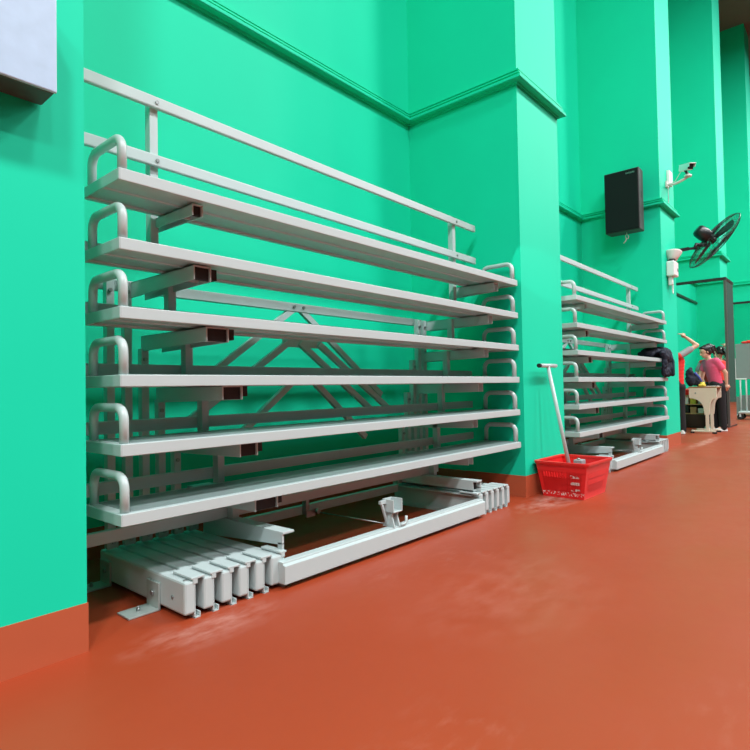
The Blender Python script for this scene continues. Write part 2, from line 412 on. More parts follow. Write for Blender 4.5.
    mb = MB(); mb.box(2.635, 2.690, 2.255, 2.275, .280, .300); mb.bar((2.645, 2.262, .29), (2.700, 2.262, .15), .012, .014); put(mb, 'lever', 'steel', l)
    mb = MB(); mb.tube([(2.770, 2.21, .137), (2.810, 2.21, .140), (2.825, 2.21, .152), (2.825, 2.21, .185)], .009, 8); put(mb, 'hook', 'steel', l)
    mb = MB(); mb.tube([(2.705, 2.28, .148), (2.705, 2.90, .140)], .005, 6); put(mb, 'pull_rod', 'bolt', l)
    return T
b1 = bleacher()
b2 = copy_tree(b1); b2.location = (OX+PITCH, 2.7-.071, 0)
b2['label'] = 'farther closed grey bleacher under the speaker, a dark jacket on one of its decks'

# ------------------------------------------------------------------ panel on the nearest pillar
t = empty('wall_panel', (.515, 2.29, 2.072), 'pale blue grey panel box fixed high on the nearest pillar', 'panel')
mb = MB(); mb.box(-.30, .25, -.13, -.002, 0, .40, bev=.006); mb.build('housing', 'speakerbox', t)
mb = MB(); mb.box(-.302, .253, -.145, -.131, -.001, .402, bev=.004); mb.build('front_plate', 'bluepanel', t)

# ------------------------------------------------------------------ red basket
def basket(loc, rz):
    t = empty('shopping_basket', loc, 'scuffed red plastic basket on the floor in front of the pillar between bleachers', 'basket')
    t.rotation_euler = (0, 0, rz)
    h, bx_, by_, tx, ty = .305, .245, .185, .285, .232
    mb = MB()
    def ring(z, inset=0.0, n=5):
        f = z/h; a = bx_+(tx-bx_)*f-inset; b = by_+(ty-by_)*f-inset; r = .035
        out = []
        for cx, cy, a0 in ((a-r, b-r, 0), (-a+r, b-r, PI/2), (-a+r, -b+r, PI), (a-r, -b+r, 1.5*PI)):
            out += [Vector((cx+r*math.cos(a0+PI/2*i/n), cy+r*math.sin(a0+PI/2*i/n), z)) for i in range(n+1)]
        return out
    # outer skin made of lattice: solid bands with slots between
    def point(q, z, off=0.0):
        """q in 0..4 around the four walls, straight walls only"""
        f = z/h; a = bx_+(tx-bx_)*f+off; b = by_+(ty-by_)*f+off; s = int(q) % 4; u = (q-int(q))*2-1
        return Vector([(u*a, -b, z), (a, u*b, z), (-u*a, b, z), (-a, -u*b, z)][s])
    def patch(q0, q1, z0, z1):
        t_ = .004; vs = [point(q0, z0), point(q1, z0), point(q1, z1), point(q0, z1), point(q0, z0, -t_), point(q1, z0, -t_), point(q1, z1, -t_), point(q0, z1, -t_)]
        v = [mb.bm.verts.new(x) for x in vs]
        for f in ((0, 1, 2, 3), (7, 6, 5, 4), (0, 4, 5, 1), (1, 5, 6, 2), (2, 6, 7, 3), (3, 7, 4, 0)): mb.bm.faces.new([v[i] for i in f])
    e = 1e-4
    for s in range(4):
        n = 18 if s % 2 == 0 else 14
        patch(s+e, s+1-e, 0, .055)
        patch(s+e, s+1-e, .225, h)
        w = 1.0/(n+.0)
        zs = [(.068, .110), (.124, .166), (.180, .225)]
        patch(s+e, s+.10, .05, .23); patch(s+.90, s+1-e, .05, .23)
        for (za, zb) in ((.110, .124), (.166, .180)): patch(s+.09, s+.91, za, zb)
        patch(s+.09, s+.91, .05, .068)
        for i in range(n+1):
            q = s+.10+.80*i/n
            patch(q-.017, q+.017, .06, .23)
        if s == 3: patch(s+.10, s+.62, .06, .17); patch(s+.62, s+.90, .06, .225)
        if s == 0: patch(s+.15, s+.80, .06, .115)
    mb.box(-bx_+.002, bx_-.002, -by_+.002, by_-.002, 0, .006)
    body = mb.build('basket_body', 'basket', t)
    mb = MB()
    o_ = [ring(h-.004, -.018), ring(h+.012, -.018), ring(h+.014, -.004), ring(h+.012, .010), ring(h-.006, .010), ring(h-.018, -.012)]
    vs = [[mb.bm.verts.new(p) for p in r] for r in o_]; n = len(vs[0])
    for i in range(6):
        for k in range(n): mb.bm.faces.new((vs[i][k], vs[i][(k+1) % n], vs[(i+1) % 6][(k+1) % n], vs[(i+1) % 6][k]))
    mb.build('rim', 'redplastic', t)
    return t
bk = basket((5.08, 2.02, 0), -.02)
# grey block lying in the basket
t = empty('floor_anchor_block', (5.24, 2.03, .0075), 'grey metal block lying inside the red basket', 'block')
mb = MB(); mb.box(-.06, .06, -.05, .05, 0, .14, bev=.008); mb.box(-.05, .055, -.04, .04, .13, .285, bev=.008); mb.build('block_body', 'greyblock', t)
mb = MB(); mb.tube([(-.02, -.0, .28), (-.02, 0, .30)], .014, 8); mb.build('stud', 'bolt', t)
# T handled pull bar
top = Vector((5.015, 2.215, 1.165)); bot = Vector((5.13, 2.04, .02))
t = empty('pull_handle', bot, 'grey T shaped pull bar standing in the red basket, leaning on the pillar', 'handle')
mb = MB(); mb.tube([(0, 0, .0), top-bot], .0175, 14); mb.build('shaft', 'tube', t)
mb = MB(); d = top-bot; mb.tube([d+Vector((-.175, .0, .008)), d+Vector((.175, .0, .012))], .0185, 14); g = mb.build('cross_bar', 'tube', t)
mb = MB(); mb.tube([d+Vector((-.20, .0, .0077)), d+Vector((-.172, .0, .008))], .0195, 14); mb.build('end_cap', 'rubber', t)

# ------------------------------------------------------------------ loudspeaker
t = empty('wall_speaker', (9.43, 2.745, 3.34), 'black box loudspeaker mounted high on the pillar above the farther bleacher', 'speaker')
mb = MB(); mb.prism([(-.38, -.262), (-.38, .255), (-.15, .235), (-.15, -.255)], 'z', 0, .945); mb.build('cabinet', 'speakerbox', t, bevel=.008)
mb = MB(); mb.box(-.396, -.381, -.250, .243, .012, .933, bev=.006); mb.build('grille', 'speaker', t)
mb = MB()
# small silver maker's lettering rendered as worn marks: simple strokes
fx = -.3975
def stroke(y0, z0, y1, z1, w=.006): mb.bar((fx, y0, z0), (fx, y1, z1), .003, w, up=(0, 0, 1) if abs(z1-z0) < abs(y1-y0) else (0, 1, 0))
yy = -.075
for ch in range(7):
    stroke(yy, .868, yy-.006, .892, .005); stroke(yy-.013, .868, yy-.007, .892, .005); yy -= .019
pl_ = mb.build('badge', 'bolt', t); pl_['label'] = 'small silver badge lettering'
mb = MB(); mb.box(-.16, -.002, -.05, .05, .35, .62, bev=.004); mb.box(-.20, -.10, -.03, .03, .42, .55); mb.build('wall_bracket', 'speakerbox', t)
mb = MB(); mb.box(-.30, -.24, -.262, -.225, .50, .60, bev=.004); mb.build('side_handle', 'black', t)
mb = MB(); lp = [(-.27, -.03, -.0)] + [(-.27, -.03+.03*math.sin(a), -.045-.045*math.cos(a)) for a in [i*PI/5 for i in range(11)]]
mb.tube([(-.27, -.03, .01), (-.27, -.035, -.03), (-.27, -.06, -.06), (-.27, -.05, -.10), (-.27, -.02, -.09), (-.27, -.01, -.05), (-.27, -.03, -.02)], .006, 8)
mb.tube([(-.27, -.03, -.09), (-.27, -.01, -.13), (-.27, .02, -.16)], .008, 8); mb.build('cable_loop', 'offwhite', t)

# ------------------------------------------------------------------ security camera on the third pillar
t = empty('security_camera', (9.88, 2.294, 4.14), 'white bullet security camera on a bracket high on the pillar beside the speaker', 'camera')
mb = MB(); mb.box(-.02, .17, -.045, 0, .03, .26, bev=.006); mb.build('junction_box', 'white', t)
mb = MB(); mb.box(-.10, .0, -.03, 0, -.03, .07, bev=.004)
mb.tube([(-.06, -.02, .01), (-.06, -.12, .0), (-.06, -.20, .02), (-.06, -.27, .045), (-.06, -.31, .075)], .020, 10); mb.lathe([(.055, -.012), (.055, .012), (.03, .03)], 16, Matrix.Translation((-.06, -.315, .075)))
mb.build('bracket_arm', 'offwhite', t)
q = Matrix.Translation((-.06, -.285, .215)) @ Matrix.Rotation(-.75, 4, 'Z') @ Matrix.Rotation(.22, 4, 'X') @ Matrix.Scale(.80, 4)
mb = MB(); mb.box(-.060, .060, -.15, .13, -.055, .055, bev=.014); mb.box(-.066, .066, -.22, .12, .048, .064, bev=.005)
mb.box(-.066, -.060, -.20, .10, -.01, .058); mb.box(.060, .066, -.20, .10, -.01, .058)
mb.bm.transform(q); h_ = mb.build('camera_housing', 'white', t)
mb = MB(); mb.box(-.054, .054, -.158, -.150, -.048, .048, bev=.006); mb.tube([(0, -.156, 0), (0, -.175, 0)], .034, 16); mb.bm.transform(q); mb.build('lens_window', 'black', h_)
mb = MB(); mb.tube([q @ Vector((0, 0, -.05)), (-.06, -.315, .10)], .020, 10); mb.build('swivel', 'black', t)
mb = MB(); mb.tube([q @ Vector((0, .13, 0)), (-.02, -.22, .20), (.0, -.12, .06), (.02, -.04, .05)], .005, 6)
mb.tube([(.03, -.012, .04), (.01, -.012, -.08), (.03, -.012, -.2), (.0, -.012, -.30), (.04, -.03, -.36)], .004, 6); mb.build('cable', 'offwhite', t)

# ------------------------------------------------------------------ alarm unit on the third pillar
t = empty('alarm_unit', (9.80, 2.294, 2.735), 'white cone headed wall unit with hanging cable on the pillar near the fan', 'alarm')
mb = MB(); mb.box(-.17, .15, -.16, -.0, -.09, .22, bev=.03, seg=3); bd = mb.build('housing', 'white', t)
mb = MB(); mb.box(.05, .09, -.166, -.159, .02, .08, bev=.003); mb.build('switch', 'black', bd)
mb = MB(); mb.tube([(-.03, -.08, .215), (-.03, -.08, .262)], .065, 16); mb.build('neck', 'black', t)
q = Matrix.Translation((-.01, -.09, .25)) @ Matrix.Rotation(.25, 4, 'Y')
mb = MB(); mb.lathe([(.085, 0), (.11, .06), (.165, .15), (.168, .17), (.12, .175)], 24, q); mb.build('horn_head', 'offwhite', t)
mb = MB(); mb.box(-.10, -.02, -.10, -.02, -.26, -.09, bev=.012); mb.build('plug', 'white', t)
mb = MB(); mb.tube([(.02, -.06, -.09), (.01, -.06, -.22), (.04, -.06, -.40), (.09, -.06, -.42), (.11, -.06, -.28), (.09, -.06, -.09)], .008, 8); mb.build('cable', 'white', t)
t.scale = (.78, .78, .78)

# ------------------------------------------------------------------ wall fan
t = empty('wall_fan', (10.296, 2.40, 3.17), 'black caged industrial fan on a wall arm above the mirror, beyond the alarm unit', 'fan')
o_ = Vector((10.296, 2.40, 3.17))
cen = Vector((11.0, 1.853, 3.392)) - o_
nrm = Vector((.452, -.659, -.61)).normalized()
mot = cen - nrm*.15
mb = MB(); mb.box(-.004, .02, -.07, .07, -.09, .09, bev=.003); mb.bar((.01, 0, 0), (.36, -.22, .085), .045, .055); mb.bar((.34, -.21, .08), (.47, -.31, .10), .03, .04)
mb.build('wall_arm', 'fan', t)
yk = mot+Vector((-.02, .02, -.16))
mb = MB(); mb.tube([(.46, -.30, .08), (.48, -.32, .16), yk, mot], .034, 10); mb.build('yoke', 'fan', t)
rot = nrm.to_track_quat('Z', 'Y')
mt = Matrix.Translation(mot) @ rot.to_matrix().to_4x4()
mb = MB(); mb.lathe([(.03, -.20), (.08, -.195), (.105, -.16), (.115, -.05), (.10, .03), (.06, .07), (.05, .10)], 24, mt); mo = mb.build('motor', 'fan', t)
R_ = .545; ct = Matrix.Translation(cen) @ rot.to_matrix().to_4x4()
BL = mat('thin dark fan blade', (.03, .05, .045), .4)
for k in range(3):
    mb = MB(); a = k*2*PI/3+.5
    vs = []
    for (rr, da, zz) in ((.06, -.3, -.03), (.25, -.20, -.04), (.46, -.12, -.03), (.49, .05, .0), (.45, .20, .03), (.25, .22, .03), (.06, .3, .02)):
        vs.append((rr*math.cos(a+da), rr*math.sin(a+da), zz-.03))
    A = [mb.bm.verts.new(ct @ Vector(v)) for v in vs]; B = [mb.bm.verts.new(ct @ (Vector(v)+Vector((0, 0, .004)))) for v in vs]
    mb.bm.faces.new(A); mb.bm.faces.new(list(reversed(B)))
    for i in range(7): mb.bm.faces.new((A[i], B[i], B[(i+1) % 7], A[(i+1) % 7]))
    mb.build('fan_blade', BL, t)
mb = MB()
mb.tube([ct @ Vector((0, 0, -.10)), ct @ Vector((0, 0, .02))], .05, 12)
mb.build('hub', 'fan', t)
mb = MB()
def ringpts(r, z, n=40): return [ct @ Vector((r*math.cos(i*2*PI/n), r*math.sin(i*2*PI/n), z)) for i in range(n+1)]
mb.tube(ringpts(R_, 0), .006, 6, False)
for r, z in ((.40, .075), (.25, .10), (.10, .112)): mb.tube(ringpts(r, z), .003, 5, False); mb.tube(ringpts(r, -z), .003, 5, False)
for i in range(44):
    a = i*2*PI/44
    for sg in (1, -1):
        mb.tube([ct @ Vector((r*math.cos(a), r*math.sin(a), sg*z)) for r, z in ((.08, .112), (.25, .10), (.40, .075), (.50, .045), (R_, 0))], .0032, 4, False)
mb.lathe([(.09, .110), (.09, .120)], 16, ct)
mb.build('wire_guard', 'fan', t)

# ------------------------------------------------------------------ mirror cladding on the fourth pillar (+ the recess beside it)
def mirror_wall(px, label, rail_on_back):
    t = empty('wall_mirror', (px, 2.2, 0), label, 'mirror', None)
    mb = MB(); mb.box(-.020, -.012, .002, 1.315, .03, 3.20); mb.build('mirror_pane', 'mirror', t)
    mb = MB(); mb.box(.024, .88, -.004, .004, .03, 3.20); mb.build('mirror_pane', 'mirror', t)
    mb = MB(); mb.box(-.012, .88, .005, .092, .03, 3.20); mb.box(-.011, -.001, .01, 1.315, .03, 3.20); mb.build('backing_board', 'frame', t)
    mb = MB(); mb.box(-.030, .0, -.012, 1.318, 3.20, 3.262, bev=.003); mb.box(-.028, .885, -.014, .09, 3.20, 3.262, bev=.003); mb.build('top_rail', 'frame', t)
    mb = MB(); mb.box(-.028, .024, -.012, .035, .002, 3.20, bev=.004); mb.build('corner_post', 'post', t)
    mb = MB(); mb.box(-.027, -.002, .06, 1.318, .002, .03); mb.box(.07, .88, -.01, .09, .002, .03); mb.build('bottom_rail', 'frame', t)
    return t
mirror_wall(14.19, 'tall wall mirror with a black frame wrapped round the pillar behind the desk', True)
mirror_wall(18.95, 'farthest black framed mirror on the pillar behind the grey wheeled rack', False)
t = empty('mirror_rail', (12.25, 3.519, 3.20), 'long dark rail across the back wall of the recess, seen in the mirror', 'rail')
mb = MB(); mb.box(-1.94, 1.92, -.03, 0, 0, .062, bev=.003); tag(mb.build('rail_bar', 'frame', t), '', '') 
for k_ in ('label', 'category'):
    del t.children[0][k_]

# ------------------------------------------------------------------ people
RV = Vector((.656, -.755, 0)); FV = Vector((.755, .656, 0))
def W(base, s, d, z): return Vector(base)+RV*s+FV*d+Vector((0, 0, z))
def hand(mb, wrist, palm_dir, side, ln=.085):
    palm_dir = Vector(palm_dir).normalized(); side = Vector(side); side = (side-palm_dir*side.dot(palm_dir)).normalized(); nn = palm_dir.cross(side)
    w = Vector(wrist); rot = Matrix((side, palm_dir, nn)).transposed().to_quaternion()
    mb.ell(w+palm_dir*.05, (.038, .055, .018), rot)
    for i, (o, l) in enumerate(((-.029, .066), (-.010, .078), (.010, .073), (.028, .056))):
        p0 = w+palm_dir*.085+side*o; p1 = p0+palm_dir*l*.5+nn*.010; p2 = p1+palm_dir*l*.40+nn*.026
        mb.cap(p0, p1, .0095, .009, 8); mb.cap(p1, p2, .009, .0075, 8)
    p0 = w+palm_dir*.025-side*.030; p1 = p0+palm_dir*.035-side*.028; p2 = p1+palm_dir*.035-side*.004+nn*.01
    mb.cap(p0, p1, .012, .0105, 8); mb.cap(p1, p2, .0105, .009, 8)
def head(mb, c, look, k=1.0):
    look = Vector(look).normalized(); sd = look.cross(Vector((0, 0, 1))).normalized(); up = sd.cross(look)
    rot = Matrix((sd, look, up)).transposed().to_quaternion()
    def L(a, b, z): return Vector(c)+sd*a*k+look*b*k+up*z*k
    mb.ell(L(0, 0, .03), (.076*k, .098*k, .098*k), rot); mb.ell(L(0, .022, -.05), (.058*k, .070*k, .068*k), rot)
    mb.ell(L(0, .058, -.098), (.026*k, .026*k, .020*k), rot)
    mb.cap(L(0, .092, .012), L(0, .112, -.028), .009*k, .014*k, 8)                 # nose
    mb.ell(L(0, .088, -.066), (.024*k, .012*k, .009*k), rot)                       # mouth
    for s_ in (-1, 1):
        mb.ell(L(.078*s_, -.008, -.008), (.012*k, .022*k, .032*k), rot)            # ears
        mb.ell(L(.030*s_, .078, .040), (.022*k, .012*k, .008*k), rot)              # brows
    return L, rot, sd, look, up
def eyes(parent, L, rot, k=1.0):
    mb = MB()
    for s_ in (-1, 1): mb.ell(L(.030*s_, .089, .016), (.011*k, .008*k, .006*k), rot, 10, 8)
    mb.build('eyes', 'hair', parent)

def person(label, base, J, look, skirtcol, sleeve, legs='blackcloth', hair=None, vest=None):
    """J: dict of joints in (s,d,z) from base"""
    t = empty('person', base, label, 'person')
    P = {k: RV*v[0]+FV*v[1]+Vector((0, 0, v[2])) for k, v in J.items()}
    b = MB(); neck = P['neck']; hd = P['head']; hip = P['hip']; ch = P['chest']
    b.cap(hip, ch, .090, .085); b.cap(ch, neck, .075, .052); b.cap(neck, hd-Vector((0, 0, .04)), .05, .048)
    L, rot, sd, lk, up = head(b, hd, look)
    for s in 'LR':
        sh, el, wr = P['sh'+s], P['el'+s], P['wr'+s]
        b.cap(neck-Vector((0, 0, .05)), sh, .055, .052); b.cap(sh, el, .048, .041); b.cap(el, wr, .042, .028); b.ell(wr.lerp(P['hd'+s], .6), (.042, .042, .048))
        hand(b, wr, P['hd'+s]-wr, lk if s == 'R' else -lk)
        hp, kn, an = P['hp'+s], P['kn'+s], P['an'+s]
        b.cap(hip, hp, .10, .095); b.cap(hp, kn, .082, .055); b.cap(kn, an, .050, .034); b.cap(an, an+lk*Vector((1, 1, 0))*.10+Vector((0, 0, -.035)), .036, .028)
    body = b.build('body', 'skin', t, remesh=.011)
    eyes(body, L, rot)
    # shirt
    m_ = MB()
    axis = (ch-hip).normalized(); side = (P['shR']-P['shL']).normalized(); fr = axis.cross(side)
    rq = Matrix((side, fr, side.cross(fr))).transposed().to_quaternion()
    for i in range(7):
        f = i/6; c = hip.lerp(ch, f)*1.0; w = .150+.018*abs(f-.4)+.02*f; m_.ell(c+axis*.02, (w, .104+.008*f, .10), rq)
    m_.ell(ch+axis*.06, (.172, .100, .10), rq)
    for s in 'LR':
        sh, el = P['sh'+s], P['el'+s]
        m_.cap(neck-Vector((0, 0, .07)), sh, .066, .068)
        if sleeve == skirtcol: m_.cap(sh, sh.lerp(el, .58), .068, .064)
        else:
            r_ = MB(); r_.cap(sh.lerp(el, .05), sh.lerp(el, .62), .066, .063); r_.build('sleeve', sleeve, t, remesh=.012)
    m_.build('shirt' if sleeve == skirtcol else 'vest', skirtcol, t, remesh=.014)
    g = MB()
    g.ell(hip, (.175, .128, .12), None)
    for s in 'LR':
        hp, kn, an = P['hp'+s], P['kn'+s], P['an'+s]
        g.cap(hip+(hp-hip)*.7, hp, .11, .108); g.cap(hp, kn, .100, .078); g.cap(kn, an-Vector((0, 0, .01)), .078, .070)
    g.build('trousers', legs, t, remesh=.014)
    for s in 'LR':
        an = P['an'+s]; f2 = Vector((lk.x, lk.y, 0)).normalized()
        m2 = MB(); yaw = math.atan2(f2.y, f2.x)
        m2.box(-.075, .175, -.048, .048, -.0, .028, bev=.012); m2.ell((.09, 0, .035), (.085, .044, .035)); m2.ell((-.02, 0, .055), (.055, .045, .055))
        m2.bm.transform(Matrix.Translation((an.x, an.y, 0.001)) @ Matrix.Rotation(yaw, 4, 'Z')); m2.build('shoe', 'shoe', t, remesh=.010)
    # hair
    h2 = MB(); h2.ell(L(0, -.022, .052), (.088, .098, .090), rot); h2.ell(L(0, .045, .100), (.066, .045, .030), rot)
    h2.ell(L(.066, -.030, .0), (.024, .055, .055), rot); h2.ell(L(-.066, -.030, .0), (.024, .055, .055), rot); h2.ell(L(0, -.075, -.02), (.066, .042, .07), rot)
    if hair == 'tail':
        h2.ell(L(0, -.125, .05), (.035, .035, .035), rot); h2.cap(L(0, -.13, .05), L(0, -.165, -.10), .034, .018)
    ho = h2.build('hair', 'hair', t, remesh=.010)
    if hair == 'tail':
        m3 = MB(); m3.ell(L(.03, -.108, .055), (.022, .018, .022), rot); m3.build('hair_clip', 'offwhite', ho)
    return t
LEFT = -RV
# standing helper in red vest, arm raised, half hidden by the pillar
person('person in red vest and black trousers, one bent arm raised, half behind a pillar', (12.03, 2.75, 0), dict(
    hip=(0, 0, .95), chest=(0, 0, 1.36), neck=(0, 0, 1.52), head=(-.03, .0, 1.68),
    shL=(-.18, 0, 1.47), elL=(-.25, .10, 1.20), wrL=(-.22, .22, .98), hdL=(-.20, .25, .90),
    shR=(.02, -.14, 1.50), elR=(.36, -.14, 1.70), wrR=(.17, -.10, 1.865), hdR=(.10, -.09, 1.92),
    hpL=(-.09, .03, .90), knL=(-.09, .05, .49), anL=(-.09, .03, .09), hpR=(.07, -.03, .90), knR=(.08, -.02, .49), anR=(.10, -.03, .09)),
    RV*.5+FV*.8, 'red', 'greycloth')
# woman in pink leaning over the desk
JB = dict(hip=(-.03, 0, .93), chest=(-.12, 0, 1.29), neck=(-.17, 0, 1.46), head=(-.235, .0, 1.60),
    shL=(-.14, .16, 1.40), elL=(-.22, .22, 1.16), wrL=(-.27, .16, .99), hdL=(-.31, .13, .955),
    shR=(-.11, -.16, 1.41), elR=(.04, -.20, 1.17), wrR=(.07, -.17, .95), hdR=(.09, -.16, .86),
    hpL=(-.02, .09, .88), knL=(.0, .09, .48), anL=(.02, .10, .09), hpR=(-.01, -.09, .88), knR=(.01, -.09, .48), anR=(.04, -.07, .09))
person('person in a pink shirt and black trousers leaning over the desk, dark tied-back hair', (13.08, 2.215, 0), JB, LEFT*.9+Vector((0, 0, -.28)), 'pink', 'pink', hair='tail')
JC = dict(JB); JC.update(head=(-.09, .0, 1.66), neck=(-.10, 0, 1.50), elL=(-.26, .18, 1.16), elR=(-.30, -.14, 1.17), wrR=(-.34, -.16, 1.0), hdR=(-.38, -.17, .93), shR=(-.18, -.14, 1.42))
person('person in a red vest with grey sleeves behind the one in pink, arm resting down', (13.60, 2.38, 0), JC, LEFT*.9+Vector((0, 0, -.25)), 'red', 'greycloth', hair='tail')

# ------------------------------------------------------------------ school desk
t = empty('school_desk', (12.60, 2.365, 0), 'cream moulded school desk with a brown wooden top, two uprights and black feet', 'desk')
t.scale = (.74, .76, 1)
mb = MB(); mb.box(-.30, .36, -.33, .31, .880, .905, bev=.006); mb.build('desk_top', 'woodtop', t)
for x in (-.275, .325):
    mb = MB()
    pts = [(-.31, .88), (-.31, .70)]
    pts += [(-.055-.235*math.cos(a)*1.0, .50+.20*math.sin(a)) for a in [PI/2*(1-i/8) for i in range(9)]][::-1][::-1]
    left = [(-.30, .70)] + [(-.055-.225*math.cos(a), .46+.24*math.sin(a)) for a in [PI/2*.0]]
    out = [(-.31, .88), (-.31, .69)]; K = -.085
    for i in range(9):
        a = PI/2*i/8
        out.append((-.285+(.215+K)*math.sin(a), .46+.22*math.cos(a)))
    out += [(-.055+K, .36), (.055+K, .36)]
    for i in range(9):
        a = PI/2*(1-i/8)
        out.append((.285-(.215-K)*math.sin(a), .46+.22*math.cos(a)))
    out += [(.31, .69), (.31, .88)]
    mb.prism([(y-.01, z) for y, z in out], 'x', x-.022, x+.022); pn = mb.build('side_panel', 'cream', t, bevel=.006)
    mb = MB(); mb.tube([(x-.023, .15, .78), (x-.026, .15, .78)], .018, 10); mb.build('bolt', 'bolt', pn)
    mb = MB(); mb.box(x-.022, x+.022, -.135, -.060, .05, .37, bev=.006); mb.build('leg', 'cream', t)
    mb = MB(); mb.box(x-.028, x+.028, -.27, .27, .025, .062, bev=.012); f_ = mb.build('foot_bar', 'cream', t)
    
    for ya, yb in ((-.30, -.20), (.20, .29)):
        mb = MB(); mb.box(x-.032, x+.032, ya, yb, .001, .034, bev=.008); mb.build('foot_glide', 'rubber', f_)
mb = MB(); mb.box(-.26, .31, -.02, .02, .70, .86); mb.build('cross_panel', 'cream', t)
# things on the desk
t = empty('school_bag', (12.60, 2.54, .912), 'black bag slumped on the desk beside the person in a red vest', 'bag')
mb = MB()
for c, r in (((-.10, .04, .13), (.12, .09, .135)), ((-.12, .05, .26), (.085, .075, .09)), ((-.09, .04, .34), (.05, .045, .05)), ((-.02, .0, .18), (.10, .085, .09)), ((.03, -.02, .10), (.13, .09, .10)), ((.13, -.05, .065), (.12, .085, .065)), ((.19, -.06, .04), (.10, .07, .04))): mb.ell(c, r)
bb_ = mb.build('bag_body', 'navy', t, remesh=.012)
tb_ = bpy.data.textures.new('bag folds', 'CLOUDS'); tb_.noise_scale = .09
dm = bb_.modifiers.new('folds', 'DISPLACE'); dm.texture = tb_; dm.strength = .05; dm.mid_level = .6
mb = MB(); mb.tube([(-.10, -.04, .27), (-.02, -.095, .17), (.10, -.13, .04)], .022, 8); mb.build('strap', 'blue', t)
t = empty('folded_cloth', (12.45, 2.37, .9055), 'small yellow folded cloth on the desk edge beside the black bag', 'cloth')
mb = MB(); mb.box(-.06, .08, -.05, .06, 0, .05, bev=.015, seg=3); mb.ell((.03, 0, .06), (.05, .045, .035)); mb.build('cloth_body', 'yellow', t, remesh=.008)
t = empty('paper_sheet', (12.62, 2.22, .9052), 'pale paper pad lying on the desk under the leaning hand', 'paper')
mb = MB(); mb.box(-.12, .10, -.10, .10, 0, .012, bev=.002); mb.build('pad', 'offwhite', t)

# ------------------------------------------------------------------ low shelf behind the desk
t = empty('storage_shelf', (13.985, 2.90, 0), 'low wooden shelf unit with a dark base behind the desk legs', 'shelf')
mb = MB(); mb.box(-.17, .17, -.33, .33, .002, .30, bev=.004); mb.build('base_cabinet', 'darkwood', t)
for y in (-.32, .32):
    mb = MB(); mb.box(-.17, .17, y-.012, y+.012, .30, .70); mb.build('side_panel', 'shelfwood', t)
for z in (.30, .50, .69):
    mb = MB(); mb.box(-.17, .17, -.308, .308, z, z+.02); mb.build('shelf_board', 'shelfwood', t)
mb = MB(); mb.box(.155, .17, -.308, .308, .32, .69); mb.build('back_panel', 'darkwood', t)
cols = ['offwhite', 'shelfwood', 'black', 'cream', 'greycloth', 'yellow', 'offwhite', 'darkwood']
descr = ['white box at the far end', 'brown box second from the far end', 'black box in the middle', 'cream box nearest the hall']
for r, z in enumerate((.3205, .5205)):
    for i in range(4):
        w = .115; y = -.225+.15*i; hh = .10+.03*((i*7+r*3) % 3)
        mb = MB(); mb.box(-.09, .09, -w/2, w/2, 0, hh, bev=.006); mb.box(-.094, .094, -w/2-.004, w/2+.004, hh*.72, hh+.004, bev=.003)
        o = mb.build('storage_box', cols[(i+r*4) % 8], None); o.location = (13.945, 2.90+y, z)
        tag(o, ['lower', 'upper'][r]+' shelf small '+['white', 'brown', 'black', 'cream', 'grey', 'yellow', 'pale', 'dark brown'][(i+r*4) % 8]+' box behind the desk legs', 'box', 'boxes on the low shelf')
t = empty('plastic_tub', (13.96, 2.98, .7105), 'red plastic tub on top of the low shelf behind the desk', 'tub')
mb = MB(); mb.lathe([(.07, 0), (.10, .02), (.115, .10), (.125, .105), (.125, .115), (.09, .13), (.04, .15)], 24); mb.build('tub_body', 'redplastic', t)

# ------------------------------------------------------------------ wheeled rack at the far right
t = empty('wheeled_rack', (17.5, 2.30, 0), 'tall grey wheeled rack with a flat panel in front of the farthest pillar', 'rack')
mb = MB(); mb.box(-.03, .03, -.30, .235, 1.05, 1.98, bev=.008); mb.build('panel', 'cart', t)
mb = MB(); mb.box(-.035, .035, .236, .275, 1.06, 1.60, bev=.006); mb.box(-.035, .035, .0, .275, 1.04, 1.075, bev=.006); mb.build('panel_edge', 'white', t)
for y in (.15, .02, -.11, -.24):
    mb = MB(); mb.tube([(0, y, .20), (0, y, 1.06)], .020, 10); mb.build('leg', 'cartlight', t)
mb = MB(); mb.box(-.25, .25, -.28, .18, .16, .21, bev=.01); mb.build('base_frame', 'cartlight', t)
for x in (-.2, .2):
    for y in (.14, -.24):
        mb = MB(); mb.tube([(x-.02, y, .075), (x+.02, y, .075)], .074, 18); w_ = mb.build('wheel', 'rubber', t)
        mb = MB(); mb.box(x-.03, x+.03, y-.02, y+.02, .07, .17); mb.build('fork', 'cartlight', w_)
t = empty('leaning_board', (17.95, 2.66, 0), 'low grey board standing on the floor next to the wheeled rack', 'board')
mb = MB(); mb.box(-.02, .02, -.16, .16, .10, .58, bev=.004); mb.build('board_sheet', 'cart', t)
mb = MB(); mb.box(-.03, .03, -.17, .17, .06, .10, bev=.004); b_ = mb.build('bottom_rail', 'cartlight', t)
for y in (-.13, .13):
    mb = MB(); mb.box(-.12, .12, y-.02, y+.02, .001, .06, bev=.006); mb.build('foot', 'cartlight', t)
t = empty('cloth_pile', (17.5, 2.22, 1.981), 'crumpled red and black cloth on top of the wheeled rack', 'cloth')
mb = MB()
for c, r in (((0, .1, .03), (.05, .09, .035)), ((0, -.02, .04), (.055, .12, .045)), ((0, -.14, .035), (.05, .09, .04))): mb.ell(c, r)
mb.build('red_cloth', 'red', t, remesh=.01)
mb = MB(); mb.ell((0, -.10, .09), (.04, .06, .025)); mb.build('black_cloth', 'blackcloth', t, remesh=.008)

